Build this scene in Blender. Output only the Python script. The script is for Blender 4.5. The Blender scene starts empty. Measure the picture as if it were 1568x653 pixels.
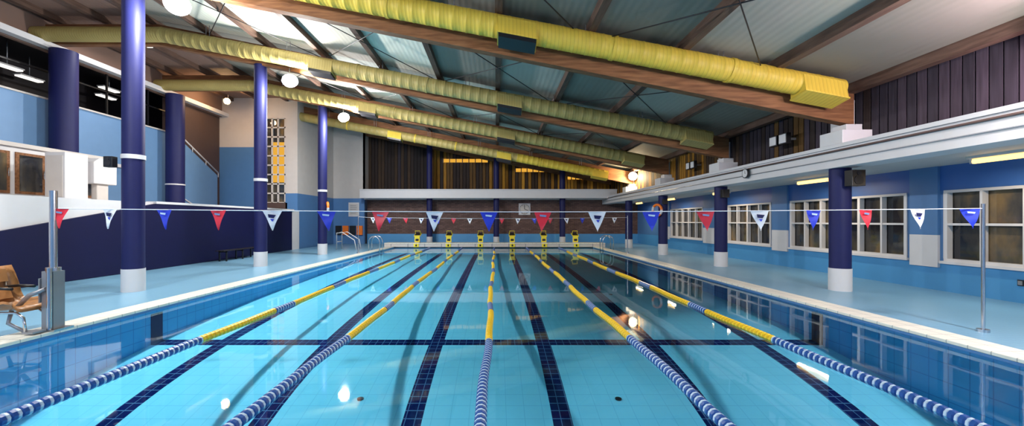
import bpy, math, random
from mathutils import Vector, Matrix
random.seed(7)
scene = bpy.context.scene

# ------------------------------------------------------------------ materials
def srgb(r, g, b):
    def c(v):
        v /= 255.0
        return v/12.92 if v <= 0.04045 else ((v+0.055)/1.055)**2.4
    return (c(r), c(g), c(b), 1.0)

class NT:
    def __init__(s, name):
        s.m = bpy.data.materials.new(name); s.m.use_nodes = True
        s.t = s.m.node_tree; s.t.nodes.clear()
        s.out = s.t.nodes.new('ShaderNodeOutputMaterial')
    def n(s, ty, **kw):
        nd = s.t.nodes.new(ty)
        for k, v in kw.items(): setattr(nd, k, v)
        return nd
    def l(s, a, b): s.t.links.new(a, b)
    def math(s, op, a, b=None, c=None):
        nd = s.n('ShaderNodeMath', operation=op)
        for i, v in enumerate((a, b, c)):
            if v is None: continue
            if isinstance(v, (int, float)): nd.inputs[i].default_value = v
            else: s.l(v, nd.inputs[i])
        return nd.outputs[0]
    def mix(s, f, a, b):
        nd = s.n('ShaderNodeMix', data_type='RGBA')
        for i, v in ((0, f), (6, a), (7, b)):
            if isinstance(v, (int, float)): nd.inputs[i].default_value = v
            elif isinstance(v, tuple): nd.inputs[i].default_value = v
            else: s.l(v, nd.inputs[i])
        return nd.outputs[2]
    def pos(s):
        g = s.n('ShaderNodeNewGeometry')
        return g.outputs['Position']
    def xyz(s):
        sp = s.n('ShaderNodeSeparateXYZ'); s.l(s.pos(), sp.inputs[0]); return sp.outputs
    def noise(s, scale, detail=3, vec=None):
        nd = s.n('ShaderNodeTexNoise'); nd.inputs['Scale'].default_value = scale
        nd.inputs['Detail'].default_value = detail
        s.l(vec if vec is not None else s.pos(), nd.inputs['Vector'])
        return nd.outputs['Fac']
    def bsdf(s, col, rough=0.5, metal=0.0, bump=None, bstr=0.2, bdist=0.01, spec=0.5):
        b = s.n('ShaderNodeBsdfPrincipled')
        if isinstance(col, tuple): b.inputs['Base Color'].default_value = col
        else: s.l(col, b.inputs['Base Color'])
        b.inputs['Roughness'].default_value = rough
        b.inputs['Metallic'].default_value = metal
        b.inputs['Specular IOR Level'].default_value = spec
        if bump is not None:
            bp = s.n('ShaderNodeBump'); bp.inputs['Strength'].default_value = bstr
            bp.inputs['Distance'].default_value = bdist
            s.l(bump, bp.inputs['Height']); s.l(bp.outputs[0], b.inputs['Normal'])
        s.l(b.outputs[0], s.out.inputs[0])
        return s.m

def plain(name, col, rough=0.5, metal=0.0, var=0.12, vs=3.0, spec=0.5):
    t = NT(name)
    dark = tuple(c*(1-var) for c in col[:3])+(1,)
    light = tuple(min(1, c*(1+var)) for c in col[:3])+(1,)
    c = t.mix(t.noise(vs), dark, light)
    return t.bsdf(c, rough, metal, bump=t.noise(40, 2), bstr=0.05, spec=spec)

def emit(name, col, strength):
    t = NT(name); e = t.n('ShaderNodeEmission')
    e.inputs[0].default_value = col; e.inputs[1].default_value = strength
    t.l(e.outputs[0], t.out.inputs[0]); return t.m

def tiled(name, col, joint, size, axes=(0, 1), jw=0.06, rough=0.35, var=0.1):
    t = NT(name); o = t.xyz()
    m = None
    for a in axes:
        f = t.math('FRACT', t.math('DIVIDE', t.math('ADD', o[a], 200.0), size))
        g = t.math('LESS_THAN', f, jw)
        m = g if m is None else t.math('MAXIMUM', m, g)
    dark = tuple(c*(1-var) for c in col[:3])+(1,)
    light = tuple(min(1, c*(1+var)) for c in col[:3])+(1,)
    c = t.mix(t.noise(0.8), dark, light)
    c = t.mix(m, c, joint)
    return t.bsdf(c, rough)

def wood(name, c1, c2, axis_scale=(0.6, 6, 6), rough=0.6):
    t = NT(name)
    mp = t.n('ShaderNodeMapping'); mp.inputs['Scale'].default_value = axis_scale
    t.l(t.pos(), mp.inputs[0])
    f = t.noise(3, 6, mp.outputs[0])
    cr = t.n('ShaderNodeValToRGB'); cr.color_ramp.elements[0].position = .3; cr.color_ramp.elements[1].position = .7
    cr.color_ramp.elements[0].color = c1; cr.color_ramp.elements[1].color = c2
    t.l(f, cr.inputs[0])
    return t.bsdf(cr.outputs[0], rough, bump=f, bstr=0.15, spec=.25)

M = {}
M['navy'] = plain('navy_paint', srgb(24, 28, 80), 0.55, spec=.3)
M['navy_wall'] = plain('navy_wall_paint', srgb(7, 10, 56), 0.5, spec=.3)
M['white'] = plain('white_paint', srgb(210, 209, 212), 0.5, var=.05)
M['offwhite'] = plain('cream_paint', srgb(200, 194, 190), 0.6, var=.07)
M['lblue'] = plain('light_blue_paint', srgb(104, 144, 188), 0.5, var=.06)
M['mblue'] = plain('mid_blue_paint', srgb(76, 122, 174), 0.5, var=.06)
M['wblue'] = plain('blue_wall_paint', srgb(58, 104, 176), 0.45, var=.06)
M['aqua'] = plain('aqua_wall_paint', srgb(74, 146, 200), 0.45, var=.06)
M['coping'] = tiled('coping_tile', srgb(228, 226, 214), srgb(170, 172, 170), 0.25, jw=.05)
M['deck'] = tiled('deck_tile', srgb(122, 170, 200), srgb(102, 152, 186), 0.12, jw=.08, rough=.28)
M['beam'] = wood('glulam_wood', srgb(106, 68, 44), srgb(150, 104, 70))
M['purlin'] = wood('purlin_wood', srgb(82, 62, 54), srgb(112, 88, 76), (6, .6, 6))
M['dark'] = plain('dark_interior', srgb(30, 26, 32), 0.5)
M['black'] = plain('black_plastic', srgb(18, 18, 22), 0.4)
M['brown'] = plain('brown_wall', srgb(78, 60, 56), 0.6)
M['steel'] = plain('stainless_steel', srgb(200, 200, 205), 0.22, metal=1.0, var=.04)
M['grey'] = plain('grey_metal', srgb(150, 152, 158), 0.4, metal=.5)
M['red'] = plain('red_vinyl', srgb(215, 44, 62), 0.4)
M['flagwhite'] = plain('white_vinyl', srgb(235, 238, 245), 0.4)
M['flagblue'] = plain('blue_vinyl', srgb(40, 60, 200), 0.4)
M['rope_blue'] = plain('rope_blue_plastic', srgb(40, 84, 158), 0.3)
M['rope_pale'] = plain('rope_pale_plastic', srgb(190, 214, 236), 0.3)
M['rope_yellow'] = plain('rope_yellow_plastic', srgb(248, 208, 40), 0.35)
M['rope_yellow2'] = plain('rope_dark_yellow_plastic', srgb(225, 180, 40), 0.35)
M['blockyellow'] = plain('block_yellow', srgb(240, 220, 50), 0.4)
M['orange'] = plain('orange_paint', srgb(240, 120, 30), 0.4)
M['tan'] = plain('tan_seat_plastic', srgb(165, 116, 72), 0.35, var=.2, vs=8)
M['lampglow'] = emit('lamp_cool_emission', (1, .98, .95, 1), 40)
M['lampwarm'] = emit('lamp_warm_emission', (1, .62, .2, 1), 18)
M['tube'] = emit('tube_emission', (1, .56, .14, 1), 4)
M['panelglow'] = emit('ceiling_panel_emission', (1, .95, .85, 1), 1.6)
M['yellowpane'] = emit('amber_window_emission', (1, .5, .06, 1), .8)

def duct_mat(name, a, b_, c_):
    t = NT(name); o = t.xyz()
    w = t.math('SINE', t.math('MULTIPLY', o[0], 75.0))
    c = t.mix(t.noise(1.5), a, b_)
    c = t.mix(t.math('MULTIPLY', t.math('GREATER_THAN', w, .85), .3), c, c_)
    return t.bsdf(c, .55, bump=w, bstr=.2, bdist=.008)
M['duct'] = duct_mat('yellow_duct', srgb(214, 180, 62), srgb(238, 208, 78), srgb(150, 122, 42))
M['ductdull'] = duct_mat('dull_yellow_duct', srgb(160, 142, 82), srgb(186, 166, 98), srgb(112, 100, 60))  # greyer, darker copy of the duct yellow, same rib pattern

def roof_mat(name, col, col2):
    t = NT(name); o = t.xyz()
    w = t.math('SINE', t.math('MULTIPLY', o[0], 42.0))
    c = t.mix(t.noise(.6), col, col2)
    return t.bsdf(c, .7, bump=w, bstr=.15, bdist=.01, spec=.2)
M['roofA'] = roof_mat('roof_sheet_grey', srgb(122, 120, 110), srgb(146, 142, 132))
M['roofB'] = roof_mat('roof_sheet_light', srgb(162, 158, 146), srgb(186, 180, 168))
M['roofS'] = roof_mat('roof_skylight_sheet', srgb(204, 208, 194), srgb(224, 224, 210))
M['roofC'] = roof_mat('roof_board_beige', srgb(128, 102, 92), srgb(148, 122, 110))

for i, c in enumerate([(40, 34, 36), (52, 42, 40), (70, 54, 42), (104, 76, 40), (170, 120, 44), (214, 156, 56), (56, 50, 60), (72, 62, 74)]):
    M['slat%d' % i] = wood('slat_wood_%d' % i, srgb(*[int(v*.75) for v in c]), srgb(*c), (8, 8, .5), rough=.75)

def brick():
    t = NT('brown_brick')
    b = t.n('ShaderNodeTexBrick'); b.inputs['Scale'].default_value = 1
    b.inputs['Brick Width'].default_value = .3; b.inputs['Row Height'].default_value = .1
    b.inputs['Mortar Size'].default_value = .01
    b.inputs['Color1'].default_value = srgb(84, 58, 54); b.inputs['Color2'].default_value = srgb(112, 84, 76)
    b.inputs['Mortar'].default_value = srgb(62, 50, 50)
    o = t.xyz(); cb = t.n('ShaderNodeCombineXYZ'); t.l(o[0], cb.inputs[0]); t.l(o[2], cb.inputs[1])
    t.l(cb.outputs[0], b.inputs['Vector'])
    return t.bsdf(b.outputs[0], .7)
M['brick'] = brick()

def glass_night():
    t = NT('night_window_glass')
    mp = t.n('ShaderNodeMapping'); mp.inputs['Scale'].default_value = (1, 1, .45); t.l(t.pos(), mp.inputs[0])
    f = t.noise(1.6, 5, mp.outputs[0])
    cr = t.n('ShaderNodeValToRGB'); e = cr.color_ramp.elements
    e[0].position = .4; e[0].color = srgb(40, 42, 48); e[1].position = .72; e[1].color = srgb(132, 108, 70)  # amber blotches: warm reflections painted into the pane colour
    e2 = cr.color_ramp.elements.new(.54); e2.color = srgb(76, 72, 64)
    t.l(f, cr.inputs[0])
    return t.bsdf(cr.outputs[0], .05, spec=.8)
M['glass'] = glass_night()

SH = -.12      # lanes sit slightly left of the photographer
def pool_mat():
    t = NT('pool_tile'); o = t.xyz()
    X, Y, Z = t.math('SUBTRACT', o[0], SH), o[1], o[2]
    def joint(v, size, w):
        return t.math('LESS_THAN', t.math('FRACT', t.math('DIVIDE', t.math('ADD', v, 200.0), size)), w)
    j = t.math('MAXIMUM', joint(X, .25, .03), joint(Y, .25, .04))
    base = t.mix(t.noise(.35), srgb(104, 208, 244), srgb(126, 222, 252))
    base = t.mix(t.math('MULTIPLY', j, .4), base, srgb(70, 160, 216))
    fr = t.math('ABSOLUTE', t.math('SUBTRACT', t.math('MODULO', t.math('ADD', X, 100.0), 2.0), 1.0))
    lane = t.math('LESS_THAN', fr, .13)
    lane = t.math('MULTIPLY', lane, t.math('LESS_THAN', t.math('ABSOLUTE', X), 5.6))
    lane = t.math('MULTIPLY', lane, t.math('LESS_THAN', Y, 24.0))
    cross = t.math('LESS_THAN', t.math('ABSOLUTE', t.math('SUBTRACT', Y, 7.75)), .13)
    line = t.math('MAXIMUM', lane, cross)
    jl = t.math('MAXIMUM', joint(t.math('ADD', X, .13), .13, .08), joint(Y, .15, .1))
    dark = t.mix(t.math('MULTIPLY', jl, .6), srgb(12, 30, 84), srgb(90, 150, 200))
    c = t.mix(line, base, dark)
    return t.bsdf(c, .5, spec=0)
M['pool'] = pool_mat()

def water():
    t = NT('pool_water')
    mp = t.n('ShaderNodeMapping'); mp.inputs['Scale'].default_value = (1.0, .6, 1)
    t.l(t.pos(), mp.inputs[0])
    nz = t.noise(1.6, 2, mp.outputs[0])
    bp = t.n('ShaderNodeBump'); bp.inputs['Strength'].default_value = .10; bp.inputs['Distance'].default_value = .02
    t.l(nz, bp.inputs['Height'])
    fr = t.n('ShaderNodeFresnel'); fr.inputs[0].default_value = 1.24
    t.l(bp.outputs[0], fr.inputs['Normal'])
    g = t.n('ShaderNodeBsdfGlossy'); g.inputs['Roughness'].default_value = .03
    g.inputs[0].default_value = (.84, .93, 1, 1)
    t.l(bp.outputs[0], g.inputs['Normal'])
    tr = t.n('ShaderNodeBsdfTransparent'); tr.inputs[0].default_value = (.93, .985, 1, 1)
    mx = t.n('ShaderNodeMixShader'); t.l(fr.outputs[0], mx.inputs[0]); t.l(tr.outputs[0], mx.inputs[1]); t.l(g.outputs[0], mx.inputs[2])
    t.l(mx.outputs[0], t.out.inputs[0]); return t.m
M['water'] = water()

# ------------------------------------------------------------------ mesh builder
class MB:
    def __init__(s): s.v = []; s.f = []; s.m = []; s.sm = []; s.mats = []
    def mi(s, k):
        if k not in s.mats: s.mats.append(k)
        return s.mats.index(k)
    def face(s, ids, k, smooth=False):
        s.f.append(ids); s.m.append(s.mi(k)); s.sm.append(smooth)
    def poly(s, pts, k):
        b = len(s.v); s.v += [tuple(p) for p in pts]; s.face(list(range(b, b+len(pts))), k)
    def hexa(s, p, k):
        b = len(s.v); s.v += [tuple(q) for q in p]
        for q in ((0, 3, 2, 1), (4, 5, 6, 7), (0, 1, 5, 4), (1, 2, 6, 5), (2, 3, 7, 6), (3, 0, 4, 7)):
            s.face([b+i for i in q], k)
    def box(s, x0, x1, y0, y1, z0, z1, k):
        s.hexa([(x0, y0, z0), (x1, y0, z0), (x1, y1, z0), (x0, y1, z0), (x0, y0, z1), (x1, y0, z1), (x1, y1, z1), (x0, y1, z1)], k)
    def prism(s, pts, axis, a0, a1, k):
        def mk(p, a):
            return (a, p[0], p[1]) if axis == 'x' else ((p[0], a, p[1]) if axis == 'y' else (p[0], p[1], a))
        n = len(pts); b = len(s.v)
        s.v += [mk(p, a0) for p in pts]+[mk(p, a1) for p in pts]
        s.face(list(range(b, b+n))[::-1], k); s.face(list(range(b+n, b+2*n)), k)
        for i in range(n):
            j = (i+1) % n; s.face([b+i, b+j, b+n+j, b+n+i], k)
    def lathe(s, p0, p1, prof, seg=24, caps=True, smooth=True):
        p0 = Vector(p0); p1 = Vector(p1); d = (p1-p0).normalized()
        u = d.orthogonal().normalized(); w = d.cross(u); L = (p1-p0).length
        rings = []
        for (tt, r, k) in prof:
            c = p0+d*(tt*L); b = len(s.v)
            for i in range(seg):
                a = 2*math.pi*i/seg
                s.v.append(tuple(c+u*math.cos(a)*r+w*math.sin(a)*r))
            rings.append(b)
        for q in range(len(rings)-1):
            k = prof[q][2]
            if k is None: continue
            for i in range(seg):
                j = (i+1) % seg
                s.face([rings[q]+i, rings[q]+j, rings[q+1]+j, rings[q+1]+i], k, smooth)
        if caps:
            for q, (tt, r, k) in ((0, prof[0]), (-1, prof[-1])):
                if r < 1e-4: continue
                kk = prof[0][2] if q == 0 else prof[-2][2]
                c = p0+d*(tt*L); b = len(s.v)
                for i in range(seg):
                    a = 2*math.pi*i/seg
                    s.v.append(tuple(c+u*math.cos(a)*r+w*math.sin(a)*r))
                ids = list(range(b, b+seg))
                s.face(ids[::-1] if q == 0 else ids, kk)
    def cyl(s, p0, p1, r, k, r1=None, seg=20):
        s.lathe(p0, p1, [(0, r, k), (1, r if r1 is None else r1, k)], seg)
    def tube(s, pts, r, k, seg=10):
        pts = [Vector(p) for p in pts]; rings = []
        u = None
        for i, p in enumerate(pts):
            d = (pts[min(i+1, len(pts)-1)]-pts[max(i-1, 0)]).normalized()
            if u is None: u = d.orthogonal().normalized()
            else: u = (u-d*u.dot(d)).normalized()
            w = d.cross(u); b = len(s.v)
            for q in range(seg):
                a = 2*math.pi*q/seg; s.v.append(tuple(p+u*math.cos(a)*r+w*math.sin(a)*r))
            rings.append(b)
        for q in range(len(rings)-1):
            for i in range(seg):
                j = (i+1) % seg; s.face([rings[q]+i, rings[q]+j, rings[q+1]+j, rings[q+1]+i], k, True)
        s.face([rings[0]+i for i in range(seg)][::-1], k); s.face([rings[-1]+i for i in range(seg)], k)
    def torus(s, c, axis, R, r, ks, seg=32, ss=10):
        c = Vector(c); a = Vector(axis).normalized(); u = a.orthogonal().normalized(); w = a.cross(u)
        b = len(s.v)
        for i in range(seg):
            t = 2*math.pi*i/seg; rad = u*math.cos(t)+w*math.sin(t)
            for j in range(ss):
                q = 2*math.pi*j/ss
                s.v.append(tuple(c+rad*(R+r*math.cos(q))+a*r*math.sin(q)))
        for i in range(seg):
            k = ks[(i*8//seg) % len(ks)]
            for j in range(ss):
                i2 = (i+1) % seg; j2 = (j+1) % ss
                s.face([b+i*ss+j, b+i2*ss+j, b+i2*ss+j2, b+i*ss+j2], k, True)
    def build(s, name, bevel=0, parent=None):
        xs = [v[0] for v in s.v]; ys = [v[1] for v in s.v]; zs = [v[2] for v in s.v]
        o = Vector(((min(xs)+max(xs))/2, (min(ys)+max(ys))/2, min(zs)))
        me = bpy.data.meshes.new(name)
        me.from_pydata([tuple(Vector(v)-o) for v in s.v], [], s.f)
        for k in s.mats: me.materials.append(M[k])
        me.polygons.foreach_set('material_index', s.m)
        me.polygons.foreach_set('use_smooth', s.sm)
        me.update()
        ob = bpy.data.objects.new(name, me); ob.location = o
        scene.collection.objects.link(ob)
        if bevel:
            md = ob.modifiers.new('bevel', 'BEVEL'); md.width = bevel; md.segments = 2; md.limit_method = 'ANGLE'
        if parent:
            ob.parent = parent; ob.location = o-parent.location
        return ob

def light(name, loc, power, col=(1, 1, 1), r=.15, parent=None, kind='POINT', size=None, rot=None):
    ld = bpy.data.lights.new(name, kind); ld.energy = power; ld.color = col
    if kind == 'POINT': ld.shadow_soft_size = r
    if kind == 'AREA':
        ld.shape = 'RECTANGLE'; ld.size, ld.size_y = size
    ob = bpy.data.objects.new(name, ld); scene.collection.objects.link(ob)
    ob.location = Vector(loc)-(parent.location if parent else Vector())
    if rot: ob.rotation_euler = rot
    if parent: ob.parent = parent
    return ob

# ------------------------------------------------------------------ constants
PL, PR = -6.4, 6.05; Y0 = .75; Y1 = 25.7; YB = -4.0; YF = 30.0
FR = [-.7, 4.4, 9.6, 14.7, 19.8, 24.9]
def beamZ(x): return min(3.95+.2*(8-x), 7.95)
def roofZ(x): return beamZ(x)+.92
DK = .06

# ------------------------------------------------------------------ pool basin
def depth(y):
    y = max(y, 4.6)
    k = 1.0+.09*min(1, (y-4.6)/8)
    return 1.675*(y/(y-k*2.0)-1)
b = MB(); N = 60
ys = [Y0+(Y1-Y0)*i/N for i in range(N+1)]
for y in ys:
    b.v += [(PL, y, -depth(y)), (PR, y, -depth(y))]
for i in range(N): b.face([2*i, 2*i+1, 2*i+3, 2*i+2], 'pool', True)
b.build('pool_floor')
b = MB()
M['poolwall'] = tiled('pool_wall_tile', srgb(80, 168, 218), srgb(58, 132, 190), .25, axes=(1, 2), jw=.05)
for e, sx in ((PL, -1), (PR, 1)):
    x0, x1 = sorted((e, e+sx*.1))
    b.box(x0, x1, Y0, Y1, -2.2, DK-.02, 'poolwall')
    xa, xb = sorted((e-sx*.012, e))
    b.box(xa, xb, Y0, Y1, .0, .035, 'mblue')
    b.box(xa, xb, 7.62, 7.88, -1.0, -.06, 'navy_wall')
b.box(PL, PR, Y1, Y1+.1, -2.2, DK, 'poolwall')
b.box(PL, PR, Y0-.1, Y0, -2.2, DK, 'poolwall')
b.build('pool_wall')
b = MB(); b.poly([(PL, Y0, 0), (PR, Y0, 0), (PR, Y1, 0), (PL, Y1, 0)], 'water'); b.build('pool_water_surface')
for x, y in ((-1.95, 5.9), (1.75, 5.9), (-3.2, 11.5), (3.2, 11.5)):
    b = MB(); z = -depth(y); b.cyl((x, y, z-.01), (x, y, z+.012), .045, 'black'); b.build('floor_drain')

# deck + coping
b = MB()
b.box(-11.5, PL-.1, YB, 29.5, -.3, DK, 'deck'); b.box(PR+.1, 10.3, YB, 30, -.3, DK, 'deck')
b.box(PL-.1, PR+.1, Y1+.1, 30, -.3, DK, 'deck'); b.box(PL-.1, PR+.1, YB, Y0-.1, -.3, DK, 'deck')
b.build('floor')
b = MB()
for e, sx in ((PL, -1), (PR, 1)):
    x0, x1 = sorted((e-sx*.03, e+sx*.42))
    b.box(x0, x1, Y0, Y1-.05, DK-.02, DK+.03, 'coping')
b.build('pool_coping', bevel=.01)
b = MB()
b.box(-7.0, 6.8, Y1+.0, Y1+.9, .0, .28, 'offwhite'); b.box(-7.0, 6.8, Y1-.03, Y1+.92, .26, .31, 'coping')
for i in range(13): b.box(-6.6+i*1.05, -6.55+i*1.05, Y1-.012, Y1, .04, .26, 'grey')
for i in range(6):
    x = -5+2*i; b.box(x-.16, x+.16, Y1-.04, Y1-.03, .05, .27, 'blockyellow'); b.box(x-.05, x+.05, Y1-.05, Y1-.04, .1, .22, 'black')
b.build('starting_platform', bevel=.01)

# starting blocks
for i in range(6):
    x = -5+2*i; y = Y1+.35
    b = MB()
    b.box(x-.13, x+.13, y-.05, y+.3, .31, .64, 'white')
    b.box(x-.16, x+.16, y-.09, y-.05, .34, .74, 'blockyellow')
    b.box(x-.1, x+.1, y-.1, y-.09, .42, .56, 'black')
    b.hexa([(x-.2, y-.12, .70), (x+.2, y-.12, .70), (x+.2, y+.48, .86), (x-.2, y+.48, .86),
            (x-.2, y-.12, .76), (x+.2, y-.12, .76), (x+.2, y+.48, .92), (x-.2, y+.48, .92)], 'blockyellow')
    b.hexa([(x-.17, y-.08, .775), (x+.17, y-.08, .775), (x+.17, y+.44, .915), (x-.17, y+.44, .915),
            (x-.17, y-.08, .785), (x+.17, y-.08, .785), (x+.17, y+.44, .925), (x-.17, y+.44, .925)], 'black')
    b.tube([(x-.15, y+.3, .75), (x-.15, y+.1, 1.05), (x+.15, y+.1, 1.05), (x+.15, y+.3, .75)], .02, 'blockyellow')
    b.build('starting_block', bevel=.01)

# lane ropes
cuts = [(Y0, 5.7, 0), (5.7, 7.55, 1), (7.55, 8.2, 0), (8.2, 10.3, 1), (10.3, 11.1, 0), (11.1, 13.2, 1), (13.2, 14.2, 0), (14.2, 16.4, 1), (16.4, 17.4, 0), (17.4, 19.6, 1), (19.6, 20.6, 0), (20.6, 22.4, 1), (22.4, Y1, 0)]
for li in range(5):
    x = -4+2*li+SH; b = MB(); prof = []
    L = Y1-.06-Y0; pitch = .085; n = int(L/pitch)
    off = random.uniform(-.15, .15)
    for i in range(n):
        y = Y0+i*pitch
        yel = 0
        for a, c, q in cuts:
            if a <= y+off < c: yel = q
        A, B = ('rope_yellow', 'rope_yellow2') if yel else ('rope_blue', 'rope_pale')
        t0 = i*pitch/L; dt = pitch/L
        R = .054
        prof += [(t0, .036, A), (t0+dt*.1, R, A), (t0+dt*.5, R, A), (t0+dt*.55, .044, B), (t0+dt*.62, .052, B), (t0+dt*.87, .052, B), (t0+dt*.92, .036, A)]
    prof.append((1, .02, 'rope_blue'))
    b.lathe((x, Y0, .012), (x, Y1-.06, .012), prof, seg=10, smooth=False)
    b.v = [(v[0]+.02*math.sin(v[1]*.9+li)+.008*math.sin(v[1]*3.1+li*2), v[1], v[2]) for v in b.v]
    b.build('lane_rope')

# flags
def flagrow(Y, x0, x1, z):
    b = MB(); pts = []
    for i in range(41):
        t = i/40; pts.append((x0+(x1-x0)*t, Y, z-.05*math.sin(math.pi*t)))
    b.tube(pts, .006, 'flagwhite', 6)
    return b
def addflag(b, X, Y, z, k, w=.13, h=.29):
    a = random.uniform(-.25, .25); ca, sa = math.cos(a), math.sin(a)
    sw = random.uniform(-.03, .03); lean = random.uniform(-.03, .06)
    P = lambda u, v, d: (X+u*ca, Y+u*sa+d, z+v)
    g = len(b.v); rows = 6
    for r in range(rows+1):
        t = r/rows
        for q in range(3):
            u = (q-1)*w*(1-t)+lean*t; b.v.append(P(u, -h*t, sw*t+.012*math.sin(t*5+q)))
    for r in range(rows):
        for q in range(2):
            i = g+r*3+q; b.face([i, i+1, i+4, i+3], k, True)
    for dy in (-.016, .022):
        if k == 'flagwhite':
            b.poly([P(-.05, -.05, dy), P(.06, -.06, dy), P(.03, -.11, dy), P(-.04, -.1, dy)], 'navy')
            b.poly([P(-.02, -.12, dy), P(.035, -.12, dy), P(.01, -.16, dy)], 'flagblue')
        else:
            b.poly([P(-.05, -.04, dy), P(.05, -.05, dy), P(.04, -.075, dy), P(-.045, -.065, dy)], 'rope_pale' if k == 'flagblue' else 'lblue')
cols = ['red', 'flagwhite', 'flagblue']
FY = 6.0
b = flagrow(FY, -6.39, 7.08, 1.86)
for i in range(18):
    X = -6.43+.79*i+(.0 if i else .07)
    if i > 14: X -= .03*(i-14)
    t = (X+6.43)/13.53
    addflag(b, X, FY, 1.86-.05*math.sin(math.pi*t), cols[i % 3])
b.build('backstroke_flag_line')
b = flagrow(20.7, -6.47, 6.57, 1.86)
for i in range(16):
    X = -6.2+.81*i; t = (X+6.5)/13.1
    addflag(b, X, 20.7, 1.86-.05*math.sin(math.pi*t), cols[(i+1) % 3])
b.build('backstroke_flag_line')
b = MB(); b.cyl((7.1, FY, DK), (7.1, FY, 1.93), .022, 'steel'); b.cyl((7.1, FY, DK), (7.1, FY, DK+.04), .07, 'steel'); b.build('flag_pole')
for x in (-6.95, 6.6):
    b = MB(); b.cyl((x, 20.7, DK+.0), (x, 20.7, 1.95), .024, 'steel'); b.cyl((x, 20.7, DK+.0), (x, 20.7, DK+.06), .07, 'steel')
    if x < 0: b.tube([(-6.95, 20.7, 1.9), (-6.47, 20.7, 1.86)], .006, 'flagwhite', 6)
    b.build('flag_pole')

# pool lift (post + chair)
b = MB(); px_, py_ = -6.46, 6.0
b.box(px_-.085, px_+.085, py_-.08, py_+.08, DK+.03, .95, 'grey')
b.box(px_-.16, px_+.16, py_-.14, py_+.14, DK+.03, DK+.06, 'steel')
b.cyl((px_, py_, .95), (px_, py_, 2.12), .045, 'steel')
b.cyl((px_, py_, .93), (px_, py_, 1.0), .085, 'steel')
b.cyl((px_+.06, py_-.11, .1), (px_+.06, py_-.11, 1.0), .03, 'steel')
b.tube([(px_, py_-.1, .7), (px_-.25, py_-.15, .62), (px_-.45, py_-.15, .42)], .03, 'grey')
b.box(px_-.18, px_-.09, py_-.1, py_+.02, .5, .85, 'grey')
for dy in (-.3, -.02):
    b.tube([(-7.22, py_+dy, .95), (-7.2, py_+dy, .5), (-7.1, py_+dy, .4), (-6.72, py_+dy, .4), (-6.62, py_+dy, .33), (-6.52, py_+dy, .13)], .018, 'steel')
    b.tube([(-7.2, py_+dy, .72), (-7.0, py_+dy, .74), (-6.78, py_+dy, .73)], .02, 'black')
b.tube([(-6.95, py_-.16, .4), (-7.0, py_-.16, .22), (-6.75, py_-.16, .1), (-6.5, py_-.16, .11)], .025, 'grey')
b.box(-6.62, -6.4, py_-.32, py_-.15, .11, .135, 'grey')
prof = [(-7.28, 1.02), (-7.26, .9), (-7.22, .75), (-7.18, .6), (-7.12, .5), (-7.02, .45), (-6.9, .455), (-6.78, .48), (-6.7, .47), (-6.66, .42)]
nv = 9; g = len(b.v)
for off in (0, .035):
    for i, (x, z) in enumerate(prof):
        i0 = max(0, i-1); i1 = min(len(prof)-1, i+1)
        dx = prof[i1][0]-prof[i0][0]; dz = prof[i1][1]-prof[i0][1]; ln = math.hypot(dx, dz)
        nx, nz = -dz/ln, dx/ln
        for q in range(nv):
            u = (q-(nv-1)/2)/((nv-1)/2)
            wd = .24*(1-.22*max(0, (z-.85)/.2))
            lift = .1*u**4
            b.v.append((x+nx*(lift-off), py_-.16+u*wd, z+nz*(lift-off)))
S = len(prof)*nv
for o in (0, S):
    for i in range(len(prof)-1):
        for q in range(nv-1):
            a = g+o+i*nv+q; b.face([a, a+1, a+nv+1, a+nv], 'tan', True)
ring = [i*nv for i in range(len(prof))]+[(len(prof)-1)*nv+q for q in range(1, nv)]+[i*nv+nv-1 for i in range(len(prof)-2, -1, -1)]+[q for q in range(nv-2, 0, -1)]
for i in range(len(ring)):
    j = (i+1) % len(ring); b.face([g+ring[i], g+ring[j], g+S+ring[j], g+S+ring[i]], 'tan', True)
for (xa, za, xb, zb) in ((-7.25, .98, -7.21, .8), (-7.2, .72, -7.14, .56)):
    b.hexa([(xa, py_-.3, za), (xb, py_-.3, zb), (xb, py_-.02, zb), (xa, py_-.02, za), (xa+.05, py_-.3, za+.005), (xb+.05, py_-.3, zb+.005), (xb+.05, py_-.02, zb+.005), (xa+.05, py_-.02, za+.005)], 'tan')
b.v = [(v[0]+(.07 if v[0] < -6.6 else 0), v[1], v[2]) for v in b.v]
b.build('pool_lift_chair')

# ------------------------------------------------------------------ columns
def column(x, y, ztop, r=.21, z0=DK, ring=True, name='column'):
    b = MB()
    b.lathe((x, y, z0), (x, y, ztop), [(0, r*1.06, 'white'), (.52/(ztop-z0), r*1.06, 'white')], 32)
    b.lathe((x, y, z0+.52), (x, y, ztop), [(0, r, 'navy'), (1, r, 'navy')], 32)
    if ring: b.cyl((x, y, 3.1), (x, y, 3.2), r*1.08, 'white', seg=32)
    b.build(name)
for x, y in ((-8.5, 4.4), (-8.38, 9.5), (-8.45, 14.75), (-8.45, 20.0)):
    column(x, y, beamZ(-8.5)+.02)
for y in FR[1:]: column(8.02, y, 2.9, ring=False)
for x in (-4.7, 0, 4.65): column(x, 28.95, roofZ(x)-.3, .2, ring=False)
for y in (9.6, 14.7, 19.8):
    b = MB(); b.cyl((-15.45, y, 2.3), (-15.45, y, 7.75), .38, 'navy', seg=36)
    b.cyl((-15.45, y, 3.4), (-15.45, y, 3.46), .4, 'white', seg=36); b.build('gallery_column')

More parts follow.
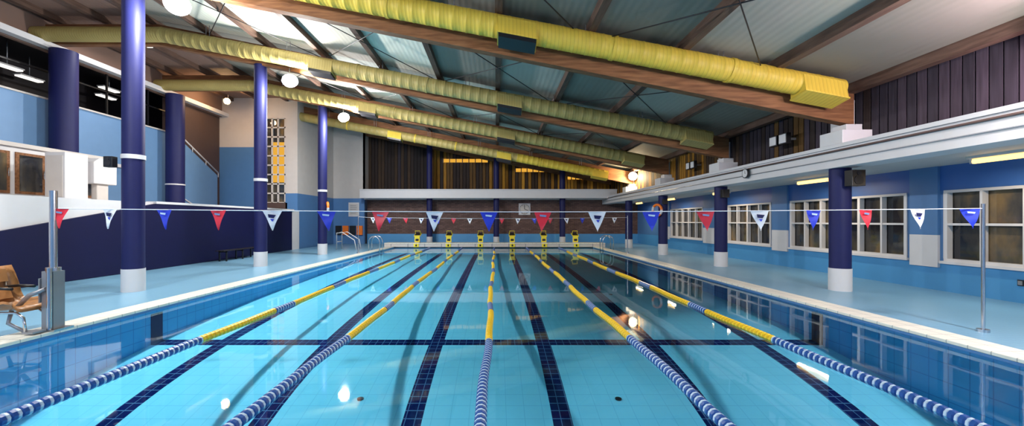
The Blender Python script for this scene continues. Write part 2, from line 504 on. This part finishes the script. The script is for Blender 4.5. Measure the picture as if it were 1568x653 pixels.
# ------------------------------------------------------------------ roof
for fy in FR+[29.7]:
    b = MB(); w = .11
    pts = [(8.25, beamZ(8.25)), (8.25, beamZ(8.25)+.72), (-12, 7.95+.72), (-16.4, 7.95+.72), (-16.4, 7.95), (-12, 7.95)]
    if fy == 29.7: pts = [(8.25, beamZ(8.25)+.4), (8.25, beamZ(8.25)+.72), (-12, 7.95+.72), (-12, 7.95+.4)]
    b.prism(pts, 'y', fy-w, fy+w, 'beam'); b.build('roof_beam')
purl = [8.2, 6.2, 4.15, 2.1, .05, -2.0, -4.05, -6.1, -8.15, -10.2, -12.2]
b = MB()
for x in purl:
    z = roofZ(x)-.2; b.hexa([(x-.08, YB, z), (x+.08, YB, z-.01), (x+.08, YF+.5, z-.01), (x-.08, YF+.5, z), (x-.08, YB, z+.25), (x+.08, YB, z+.2), (x+.08, YF+.5, z+.2), (x-.08, YF+.5, z+.25)], 'purlin')
for x in (-13.8, -15.4): b.box(x-.08, x+.08, YB, 24, 8.67, 8.87, 'purlin')
b.build('roof_purlins')
b = MB()
bnd = [8.4]+purl[1:]
ends = [YB]+FR+[YF+.5]
for i in range(len(bnd)-1):
    for j in range(len(ends)-1):
        xa, xb = bnd[i], bnd[i+1]
        k = 'roofB' if (i+j) % 3 == 0 else 'roofA'
        if i == 1: k = 'roofB' if j in (2, 3) else 'roofA'
        if i == 0: k = 'roofA'
        if (i, j) in ((7, 2), (8, 3), (5, 3), (6, 4), (3, 5), (7, 3), (4, 4)): k = 'roofS'
        b.hexa([(xb, ends[j], roofZ(xb)), (xa, ends[j], roofZ(xa)), (xa, ends[j+1], roofZ(xa)), (xb, ends[j+1], roofZ(xb)),
                (xb, ends[j], roofZ(xb)+.1), (xa, ends[j], roofZ(xa)+.1), (xa, ends[j+1], roofZ(xa)+.1), (xb, ends[j+1], roofZ(xb)+.1)], k)
b.box(-19.5, -12.2, YB, YF+.5, 8.87, 8.97, 'roofC')
b.build('ceiling')
b = MB()
def rp(x, dz=-.25): return roofZ(x)+dz
for j in range(1, 5):
    ya, yb = FR[j]+.1, FR[j+1]-.1
    for xa, xb in ((6.2, 2.1), (2.1, -2.0), (-2.0, -6.1), (-6.1, -10.2)):
        b.tube([(xa, ya, rp(xa)), (xb, yb, rp(xb))], .014, 'dark', 6)
        b.tube([(xb, ya, rp(xb)), (xa, yb, rp(xa))], .014, 'dark', 6)
b.build('roof_bracing_cables')
b = MB()
for j in range(2, 5):
    for x in (-5, -1, 3, 6):
        b.tube([(x, FR[j]+.1, beamZ(x)+.2), (x+.3, FR[j]+1.6, rp(x+.3, -.12))], .035, 'white', 8)
b.build('roof_struts')

# ------------------------------------------------------------------ ducts
def ductZ(x): return 4.6+.19*(7.5-x)
for n, (fy, xe) in enumerate(((9.6, 7.62), (14.7, 7.4), (19.8, 6.9), (24.9, 6.6), (4.4, 7.62))):
    y = fy-.44; b = MB(); r = .25
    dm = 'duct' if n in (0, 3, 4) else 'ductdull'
    drop = [0, -.08, -.16, -.34, 0][n]
    z = lambda x: ductZ(x)+drop
    XL = -11.6
    p0 = Vector((xe, y, z(xe))); p1 = Vector((XL, y, z(XL)))
    L = (p1-p0).length; nn = int(L/.3); prof = []
    for i in range(nn):
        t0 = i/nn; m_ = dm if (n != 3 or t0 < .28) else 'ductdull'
        prof += [(t0, r, m_), (t0+.84/nn, r, m_), (t0+.88/nn, r*1.025, m_), (t0+.96/nn, r*1.025, m_)]
    prof.append((1, r, m_))
    b.lathe(p0, p1, prof, 28)
    b.lathe(p1+Vector((.04, 0, 0)), (-15.95, y, z(XL)+.02), [(0, r, m_), (1, r, m_)], 28)
    d = (p1-p0).normalized()
    for xc in (5.2, 2.6, -2.4, -4.8, -8.8):
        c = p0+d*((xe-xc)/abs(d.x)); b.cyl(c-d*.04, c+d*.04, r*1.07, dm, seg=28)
    for xc, w in ((xe-.5, .46), (.45, .42), (-6.0, .4)):
        sl = .19; zc = z(xc)
        def pt(u, yy, zz): return (xc+u*w, yy, zc+zz-sl*u*w)
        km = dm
        b.hexa([pt(-1, y-.32, -.26), pt(1, y-.32, -.26), pt(1, y+.15, -.34), pt(-1, y+.15, -.34),
                pt(-1, y-.24, .12), pt(1, y-.24, .12), pt(1, y+.15, .12), pt(-1, y+.15, .12)], km)
        b.hexa([pt(-1.03, y-.335, -.27), pt(1.03, y-.335, -.27), pt(1.03, y+.16, -.36), pt(-1.03, y+.16, -.36),
                pt(-1.03, y-.335, -.24), pt(1.03, y-.335, -.24), pt(1.03, y+.16, -.33), pt(-1.03, y+.16, -.33)], km)
        if xc < 3:
            b.hexa([pt(-.97, y-.32, -.36), pt(.97, y-.32, -.36), pt(.97, y+.13, -.42), pt(-.97, y+.13, -.42),
                    pt(-.97, y-.325, -.27), pt(.97, y-.325, -.27), pt(.97, y+.13, -.35), pt(-.97, y+.13, -.35)], 'black')
    for xc in (5, 2.05, -1, -4, -7.2, -10):
        for dx in (-.06, .06):
            b.tube([(xc+dx, y, z(xc)+r*.9), (xc+dx, y, roofZ(xc))], .01, 'grey', 6)
    b.build('ventilation_duct')

# ------------------------------------------------------------------ right side
WX = 10.3
wins = [(20.5, 24.3), (15.4, 18.3), (10.3, 14.4), (3.6, 9.45), (-3, 2.6)]
ZS, ZT = .76, 2.38
b = MB()
b.box(WX, WX+.25, YB, YF, -.3, ZS, 'aqua'); b.box(WX, WX+.25, YB, YF, ZT, 3.1, 'wblue')
edges = [YF]
for a, c in wins: edges += [c, a]
edges.append(YB)
for i in range(0, len(edges), 2):
    b.box(WX, WX+.25, edges[i+1], edges[i], ZS, ZT, 'mblue')
b.build('wall_right')
b = MB()
for ya, yb in ((9.55, 10.2), (14.5, 15.3), (18.4, 20.4), (24.4, 25.2)):
    b.box(WX-.06, WX, ya, yb, .6, 1.35, 'white'); b.box(WX-.06, WX, ya, yb, 1.35, 2.95, 'mblue')
b.build('trim_1')
for n, (ya, yb) in enumerate(wins):
    b = MB(); x0, x1 = WX-.03, WX+.1
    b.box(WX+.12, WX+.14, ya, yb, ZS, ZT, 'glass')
    b.box(x0, x1, ya, yb, ZS, ZS+.06, 'white'); b.box(x0, x1, ya, yb, ZT-.06, ZT, 'white')
    b.box(x0-.05, x1, ya-.05, yb+.05, ZS-.06, ZS, 'white')
    nc = max(3, round((yb-ya)/.7)); st = (yb-ya)/nc
    for i in range(nc+1):
        yc = min(max(ya+st*i, ya+.035), yb-.035); w = .024 if i % 2 else .04
        b.box(x0, x1, yc-w, yc+w, ZS+.06, ZT-.06, 'white')
    zm = ZS+(ZT-ZS)*.52
    b.box(x0+.01, x1, ya, yb, zm-.025, zm+.025, 'white')
    b.build('window_%d' % (n+1))
b = MB(); b.box(7.75, WX+.25, YB, YF, 2.95, 3.15, 'offwhite'); b.box(7.72, 8.3, YB, YF, 2.9, 3.38, 'white')
b.box(7.68, 8.3, YB, YF, 3.34, 3.42, 'white')
b.build('gallery_slab')
b = MB(); b.tube([(7.69, YB+.2, 3.27), (7.69, 29, 3.27)], .022, 'brown', 8); b.tube([(7.7, YB+.2, 3.08), (7.7, 29, 3.08)], .012, 'grey', 8); b.build('wall_pipe')
b = MB()
b.box(8.45, 8.6, YB, YF+.5, 3.15, roofZ(8.5), 'slat0')
y = YB
while y < YF:
    k = random.choice(['slat6', 'slat6', 'slat7', 'slat1']) if y < 14.8 else random.choice(['slat2', 'slat3', 'slat4', 'slat4'])
    if 11 < y < 14.6: k = random.choice(['slat1', 'slat2', 'slat3', 'slat6'])
    b.box(8.36, 8.45, y, y+.17, 3.42, roofZ(8.45)-.02, k); y += .2
b.build('wall_slats_right')
b = MB()
for fy in FR:
    b.box(8.0, 8.4, fy-.2, fy+.2, 3.42, beamZ(8.25), 'white')
    b.box(7.7, 8.42, fy-.45, fy+.2, 3.42, 3.72, 'white')
    b.box(8.2, 8.42, fy+.0, fy+.5, 3.42, roofZ(8.3)-.3, 'white')
b.build('trim_2', bevel=.01)

b = MB()
b.cyl((7.66, 12.6, 3.14), (7.61, 12.6, 3.14), .15, 'black', seg=32); b.cyl((7.61, 12.6, 3.14), (7.605, 12.6, 3.14), .125, 'white', seg=32)
b.box(7.6, 7.604, 12.595, 12.605, 3.14, 3.23, 'black'); b.box(7.6, 7.604, 12.54, 12.6, 3.135, 3.145, 'black')
b.cyl((7.72, 12.6, 3.14), (7.66, 12.6, 3.14), .05, 'black')
b.build('wall_clock')
for (x, y, z, s) in ((8.05, 9.25, 2.64, .15), (7.98, 14.38, 2.64, .12), (-8.62, 9.2, 3.0, .1), (7.98, 19.5, 2.6, .1)):
    b = MB(); b.box(x-s, x+s, y-s*.8, y+s*.6, z-s*1.2, z+s*1.2, 'black'); b.cyl((x, y-s*.8, z-s*.3), (x, y-s*.86, z-s*.3), s*.7, 'dark'); b.cyl((x, y-s*.8, z+s*.7), (x, y-s*.86, z+s*.7), s*.3, 'dark')
    b.box(x-.03, x+.03, y+s*.5, y+s*.5+.05, z-.05, z+.05, 'grey'); b.build('loudspeaker', bevel=.008)
for y in (-.5, 2.5, 7.5, 12.2, 17.2, 22.2, 27):
    b = MB(); b.box(9.3, 9.5, y-.65, y+.65, 2.9, 2.95, 'white'); b.cyl((9.4, y-.6, 2.85), (9.4, y+.6, 2.85), .045, 'tube')
    b.box(9.36, 9.44, y-.64, y-.6, 2.81, 2.9, 'white'); b.box(9.36, 9.44, y+.6, y+.64, 2.81, 2.9, 'white')
    o = b.build('fluorescent_lamp')
    light('tube_light', (9.4, y, 2.76), 34, (1, .82, .6), parent=o, kind='AREA', size=(.12, 1.2))
b = MB(); b.box(WX-.02, WX, 8.02, 8.12, .4, .52, 'black'); b.box(WX-.03, WX-.02, 8.035, 8.105, .42, .5, 'grey'); b.build('wall_socket')

# ------------------------------------------------------------------ floodlights
def flood(x, y, z, power, col, mat='lampglow', aim=(0, 0, -1), lit=True, r=.15, sz=.26):
    b = MB(); a = Vector(aim).normalized(); c = Vector((x, y, z))
    b.lathe(c-a*.16, c+a*.02, [(0, sz*.45, 'grey'), (.35, sz*.6, 'grey'), (.9, sz, 'grey'), (1, sz, 'grey')], 24)
    b.cyl(c+a*.021, c+a*.03, sz*.9, mat if lit else 'glass', seg=24)
    b.tube([c-a*.16, c-a*.16+Vector((0, 0, .2)), c-a*.16+Vector((0, 0, .35))], .02, 'grey')
    o = b.build('floodlight')
    if lit: light('flood_bulb', c+a*.25, power, col, r, parent=o)
    return o
for i, (y, P) in enumerate([(-.9, 900), (4.2, 900), (9.35, 900), (14.45, 950), (19.55, 1250)]):
    flood(-7.25, y, 6.62, P, (1, .98, .95), aim=(.35, -.55, -.7))
for y in (-.9, 4.3):
    flood(7.2, y, 4.0, 480, (1, .95, .92), aim=(-.5, .3, -.6))
flood(7.95, 5.6, 4.35, 140, (1, .62, .82), aim=(-.5, -.3, -.6))
flood(8.1, 24.4, 4.35, 380, (1, .8, .5), mat='lampwarm', aim=(-.3, -.8, -.3))
for (y, z) in ((11.7, 3.98), (17.0, 3.98)):
    for dy in (-.2, .2):
        b = MB(); b.box(8.0, 8.12, y+dy-.16, y+dy+.16, z-.15, z+.15, 'black'); b.box(7.985, 8.0, y+dy-.13, y+dy+.13, z-.12, z+.12, 'white')
        b.box(8.12, 8.36, y+dy-.03, y+dy+.03, z-.03, z+.03, 'grey'); b.build('wall_floodlight')

# ------------------------------------------------------------------ far wall
b = MB()
b.box(-9.4, WX, YF, YF+.2, .75, 3.3, 'brick'); b.box(-9.4, WX, YF-.04, YF+.2, -.3, .75, 'aqua')
b.box(-9.4, WX, YF, YF+.2, 3.3, 3.95, 'brown')
b.build('wall_back')
b = MB(); b.box(-9.4, 8.3, 28.3, 28.7, 3.26, 3.86, 'white'); b.box(-9.4, 8.3, 28.25, 28.72, 3.8, 3.88, 'white')
b.box(-9.4, 8.3, 29.2, YF, 3.22, 3.4, 'white'); b.build('gallery_beam')
b = MB(); b.box(-9.4, 8.5, YF+.35, YF+.5, 3.9, 8.4, 'slat0')
x = -9.4
while x < 8.3:
    if x < -4.9: k = random.choice(['slat1', 'slat1', 'slat0', 'slat2', 'slat6'])
    elif x < .0: k = random.choice(['slat1', 'slat2', 'slat3', 'slat4'])
    elif x < 4.5: k = random.choice(['slat2', 'slat3', 'slat4', 'slat5'])
    else: k = random.choice(['slat3', 'slat4', 'slat5', 'slat5'])  # warm glow put into slat colours, dark at left to amber at right
    b.box(x, x+.2, YF+.26, YF+.35, 3.9, roofZ(x+.2)-.02, k); x += .24
b.build('wall_slats_far')
for n, (xa, xb, za, zb) in enumerate(((-3.9, -.6, 6.0, 6.25), (1.4, 4.4, 5.3, 5.55), (5.2, 7.4, 4.75, 4.95))):
    b = MB(); b.box(xa, xb, YF+.22, YF+.26, za, zb, 'yellowpane')
    for q in range(8):
        xx = xa+(xb-xa)*q/7; b.box(xx-.03, xx+.03, YF+.19, YF+.26, za-.04, zb+.04, 'brown')
    b.build('window_%d' % (n+10))
b = MB(); cx, cz = 2.05, 2.55
b.box(cx-.42, cx+.42, YF-.12, YF-.02, cz-.42, cz+.42, 'white'); b.cyl((cx, YF-.12, cz), (cx, YF-.13, cz), .36, 'offwhite', seg=32)
b.torus((cx, YF-.13, cz), (0, 1, 0), .36, .02, ['grey'])
b.box(cx-.02, cx+.02, YF-.15, YF-.14, cz, cz+.28, 'black')
b.hexa([(cx, YF-.15, cz-.02), (cx+.25, YF-.15, cz-.12), (cx+.25, YF-.14, cz-.12), (cx, YF-.14, cz-.02), (cx, YF-.15, cz+.02), (cx+.25, YF-.15, cz-.08), (cx+.25, YF-.14, cz-.08), (cx, YF-.14, cz+.02)], 'black')
for q in range(12):
    a = q*math.pi/6; b.box(cx+.31*math.sin(a)-.015, cx+.31*math.sin(a)+.015, YF-.14, YF-.13, cz+.31*math.cos(a)-.015, cz+.31*math.cos(a)+.015, 'black')
b.box(cx-.1, cx+.1, YF-.03, YF, cz-.1, cz+.1, 'grey')
b.build('pace_clock')

# ------------------------------------------------------------------ left side
b = MB()
b.box(-11.7, -11.5, YB, 24, -.3, 2.3, 'white'); b.build('wall_left')
b = MB(); b.prism([(2.2, .07), (13.8, 2.26), (23.0, 2.26), (23.0, .07)], 'x', -11.5, -11.42, 'navy_wall'); b.build('wall_navy_panel')
b = MB(); b.prism([(13.8, 2.26), (23.2, 2.26), (23.2, 2.34), (13.8, 2.34)], 'x', -11.75, -11.4, 'white'); b.build('trim_3')
b = MB(); b.box(-19.5, -11.7, YB, 24, 2.1, 2.3, 'offwhite'); b.build('gallery_floor')
b = MB()
b.box(-16.2, -16.0, YB, 20.2, 3.95, 6.0, 'lblue'); b.box(-16.25, -15.95, YB, 20.2, 6.0, 6.06, 'offwhite')
b.box(-16.2, -15.86, YB, 18.5, 3.95, 4.08, 'white')
b.box(-16.2, -16.0, YB, 24, 7.75, 8.87, 'roofC'); b.box(-15.9, -15.6, YB, 24, 7.75, 7.95, 'white')
b.box(-16.2, -16.0, YB, 20.2, 2.3, 3.95, 'lblue')
b.prism([(20.2, 2.3), (20.2, 5.95), (20.6, 5.95), (23.6, 4.3), (23.6, 2.3)], 'x', -16.1, -16.0, 'lblue')
b.box(-16.4, -16.15, 20.2, 24, 2.3, 7.75, 'brown')
b.box(-19.6, -19.4, YB, 24, 2.3, 8.9, 'dark'); b.box(-19.4, -16.2, YB, 24, 5.0, 5.1, 'dark'); b.box(-19.4, -16.2, YB, 24, 8.2, 8.3, 'dark')
b.build('wall_gallery')
b = MB(); b.tube([(-15.95, 20.6, 6.1), (-15.95, 23.6, 4.45)], .035, 'white'); b.tube([(-15.95, 20.6, 3.0), (-15.95, 22.0, 2.4)], .03, 'white')
for q in range(4):
    t = q/3; b.tube([(-15.95, 20.6+3*t, 6.1-1.65*t), (-15.95, 20.6+3*t, 5.85-1.65*t)], .02, 'white')
b.build('stair_handrail')
b = MB()
for y in range(-3, 20, 2): b.box(-16.13, -16.07, y-.03, y+.03, 6.06, 7.75, 'black')
b.box(-16.13, -16.07, YB, 20.2, 7.0, 7.05, 'black'); b.build('window_20')
for (x, y, z) in ((-17.6, 14.8, 7.2), (-17.5, 18.6, 7.6), (-17.6, 10.9, 7.4), (-18.5, 16.3, 7.3), (-18.4, 19.4, 7.5)):
    b = MB(); b.box(x-.12, x+.12, y-.4, y+.4, z, z+.05, 'panelglow'); b.box(x-.15, x+.15, y-.43, y+.43, z+.05, z+.1, 'white')
    b.tube([(x, y, z+.1), (x, y, 8.2)], .015, 'grey'); b.build('pendant_lamp')
b = MB()
b.box(-15.0, -14.4, 8, 15.2, 2.3, 3.9, 'white'); b.box(-15.05, -14.3, 7.9, 15.3, 3.9, 4.02, 'offwhite')
for i in range(7):
    y = 8.5+.95*i
    b.box(-14.4, -14.36, y, y+.8, 2.5, 3.75, 'beam'); b.box(-14.36, -14.35, y+.09, y+.71, 2.58, 3.67, 'glass'); b.tube([(-14.33, y+.74, 3.0), (-14.33, y+.74, 3.25)], .012, 'steel')
b.build('kiosk_cabinet')
b = MB(); b.box(-13.5, -12.9, 12.3, 13.0, 2.3, 3.75, 'white'); b.box(-13.45, -12.95, 12.28, 12.3, 2.4, 3.65, 'offwhite'); b.build('white_cupboard', bevel=.02)
b = MB(); b.prism([(13.3, 2.9), (13.3, 3.6), (13.5, 3.75), (14.1, 3.7), (14.1, 2.9)], 'x', -13.4, -13.0, 'white'); b.box(-13.3, -13.1, 13.5, 13.9, 2.3, 2.9, 'offwhite'); b.build('white_bin', bevel=.02)

b = MB()
b.box(-16.2, -13.7, 24, 24.2, 2.3, 6.0, 'mblue'); b.box(-16.2, -13.7, 24, 24.2, 6.0, 8.87, 'offwhite')
b.box(-13.7, -11.6, 24, 24.2, 7.7, 8.87, 'offwhite'); b.box(-13.7, -12.2, 24, 24.2, 0, 2.75, 'brown')
b.box(-13.7, -13.55, 24, 24.2, 2.75, 7.7, 'brown')
b.box(-12.3, -11.6, 24, 24.2, 3.3, 7.7, 'offwhite'); b.box(-12.3, -11.6, 24, 24.2, 0, 3.3, 'mblue')
b.box(-11.8, -11.6, 24.2, 29.3, 3.3, 8.87, 'offwhite'); b.box(-11.8, -11.6, 24.2, 29.3, -.3, 3.3, 'mblue')
b.box(-11.6, -9.4, 29.3, 29.5, 3.3, 8.87, 'offwhite'); b.box(-11.6, -9.4, 29.3, 29.5, -.3, 3.3, 'mblue')
b.box(-9.5, -9.4, 29.3, YF+.5, 3.3, 8.87, 'offwhite')
b.build('wall_far_left')
b = MB(); xa, xb, za, zb = -13.55, -12.3, 2.75, 7.7
b.box(xa, xb, 24.12, 24.16, za, zb, 'glass')
b.box(-13.1, -12.4, 24.08, 24.12, za+1.2, zb-1.4, 'yellowpane')
for q in range(10): z = za+(zb-za)*q/9; b.box(xa, xb, 24.02, 24.1, z-.04, z+.04, 'offwhite')
for x in (xa+.04, -13.1, -12.75, xb-.04): b.box(x-.04, x+.04, 24.02, 24.1, za, zb, 'offwhite')
b.build('window_21')
b = MB()
for i in range(4): b.box(-11.4+.5*i, -11.0+.5*i, 29.15, 29.29, .7, 1.35, 'orange' if i % 2 else 'black')
b.build('kickboard_rack')
b = MB(); b.box(-10.5, -9.75, 29.22, 29.29, 2.0, 3.0, 'white'); b.box(-10.42, -9.83, 29.2, 29.22, 2.1, 2.9, 'offwhite')
for q in range(5): b.box(-10.36, -9.95+.05*(q % 2), 29.19, 29.2, 2.75-.13*q, 2.79-.13*q, 'grey')
b.build('notice_board')
b = MB()
for i in range(3): b.box(-11.15+.13*i, -11.04+.13*i, 16.3, 18.8, .47, .5, 'dark')
for y in (16.5, 17.55, 18.6):
    b.box(-11.12, -11.08, y-.03, y+.03, DK, .47, 'black'); b.box(-10.84, -10.8, y-.03, y+.03, DK, .47, 'black'); b.box(-11.12, -10.8, y-.03, y+.03, .42, .47, 'black')
b.build('bench')
for (x, y, z, ax) in ((-8.14, 19.9, 2.3, (1, .5, 0)), (7.7, 19.75, 2.2, (1, .5, 0))):
    b = MB(); b.torus((x, y-.05, z), ax, .26, .06, ['orange', 'orange', 'orange', 'white']); b.build('lifebuoy')
for (x, y, s) in ((PL-.05, 22.6, -1), (PR+.05, 23.4, 1)):
    b = MB()
    for dy in (-.3, .3):
        pts = [(x-s*.12, y+dy, -.5), (x-s*.12, y+dy, .5)]
        for q in range(9):
            a = math.pi*q/8; pts.append((x-s*.12+s*.3*(1-math.cos(a)), y+dy, .55+.3*math.sin(a)))
        pts.append((x+s*.48, y+dy, DK)); b.tube(pts, .022, 'steel')
    for z in (-.1, -.35): b.box(x-s*.12-.04, x-s*.12+.04, y-.3, y+.3, z-.015, z+.015, 'steel')
    b.build('pool_ladder')
b = MB()
for dy in (0, .8):
    b.tube([(-9.0, 23.2+dy, DK), (-9.0, 23.2+dy, 1.0), (-8.7, 23.2+dy, 1.05), (-8.0, 23.2+dy, .6), (-7.9, 23.2+dy, DK)], .025, 'white')
b.tube([(-9.0, 23.2, 1.0), (-9.0, 24.0, 1.0)], .025, 'white'); b.tube([(-9.0, 23.2, .5), (-9.0, 24.0, .5)], .025, 'white')
b.build('access_steps_handrail')
flood(-14.4, 22.0, 8.1, 160, (1, .62, .28), mat='lampwarm', aim=(.2, -.8, -.3), sz=.17)

for y in (3, 9, 16):
    b = MB(); b.box(-13.8, -13.6, y-.3, y+.3, 8.55, 8.62, 'panelglow'); b.box(-13.85, -13.55, y-.35, y+.35, 8.62, 8.87, 'white'); o = b.build('ceiling_light')
    light('gallery_area', (-13.7, y, 8.5), 140, (1, .95, .92), parent=o, kind='AREA', size=(.2, .6))
b = MB(); b.box(-19.5, 10.5, YB-.2, YB, -.3, 9, 'lblue'); b.build('wall_front')

w = bpy.data.worlds.new('World'); scene.world = w; w.use_nodes = True
w.node_tree.nodes['Background'].inputs[0].default_value = (.02, .025, .04, 1)
w.node_tree.nodes['Background'].inputs[1].default_value = .5

cd = bpy.data.cameras.new('Camera'); cam = bpy.data.objects.new('Camera', cd); scene.collection.objects.link(cam)
cam.location = (0, 0, 1.675); cam.rotation_euler = (math.radians(90), 0, 0)
cd.sensor_width = 36; cd.lens = 630/1568*36; cd.shift_x = 24/1568; cd.shift_y = 12.5/1568
cd.clip_start = .05; cd.clip_end = 200
scene.camera = cam
scene.view_settings.view_transform = 'Standard'
scene.view_settings.exposure = .05
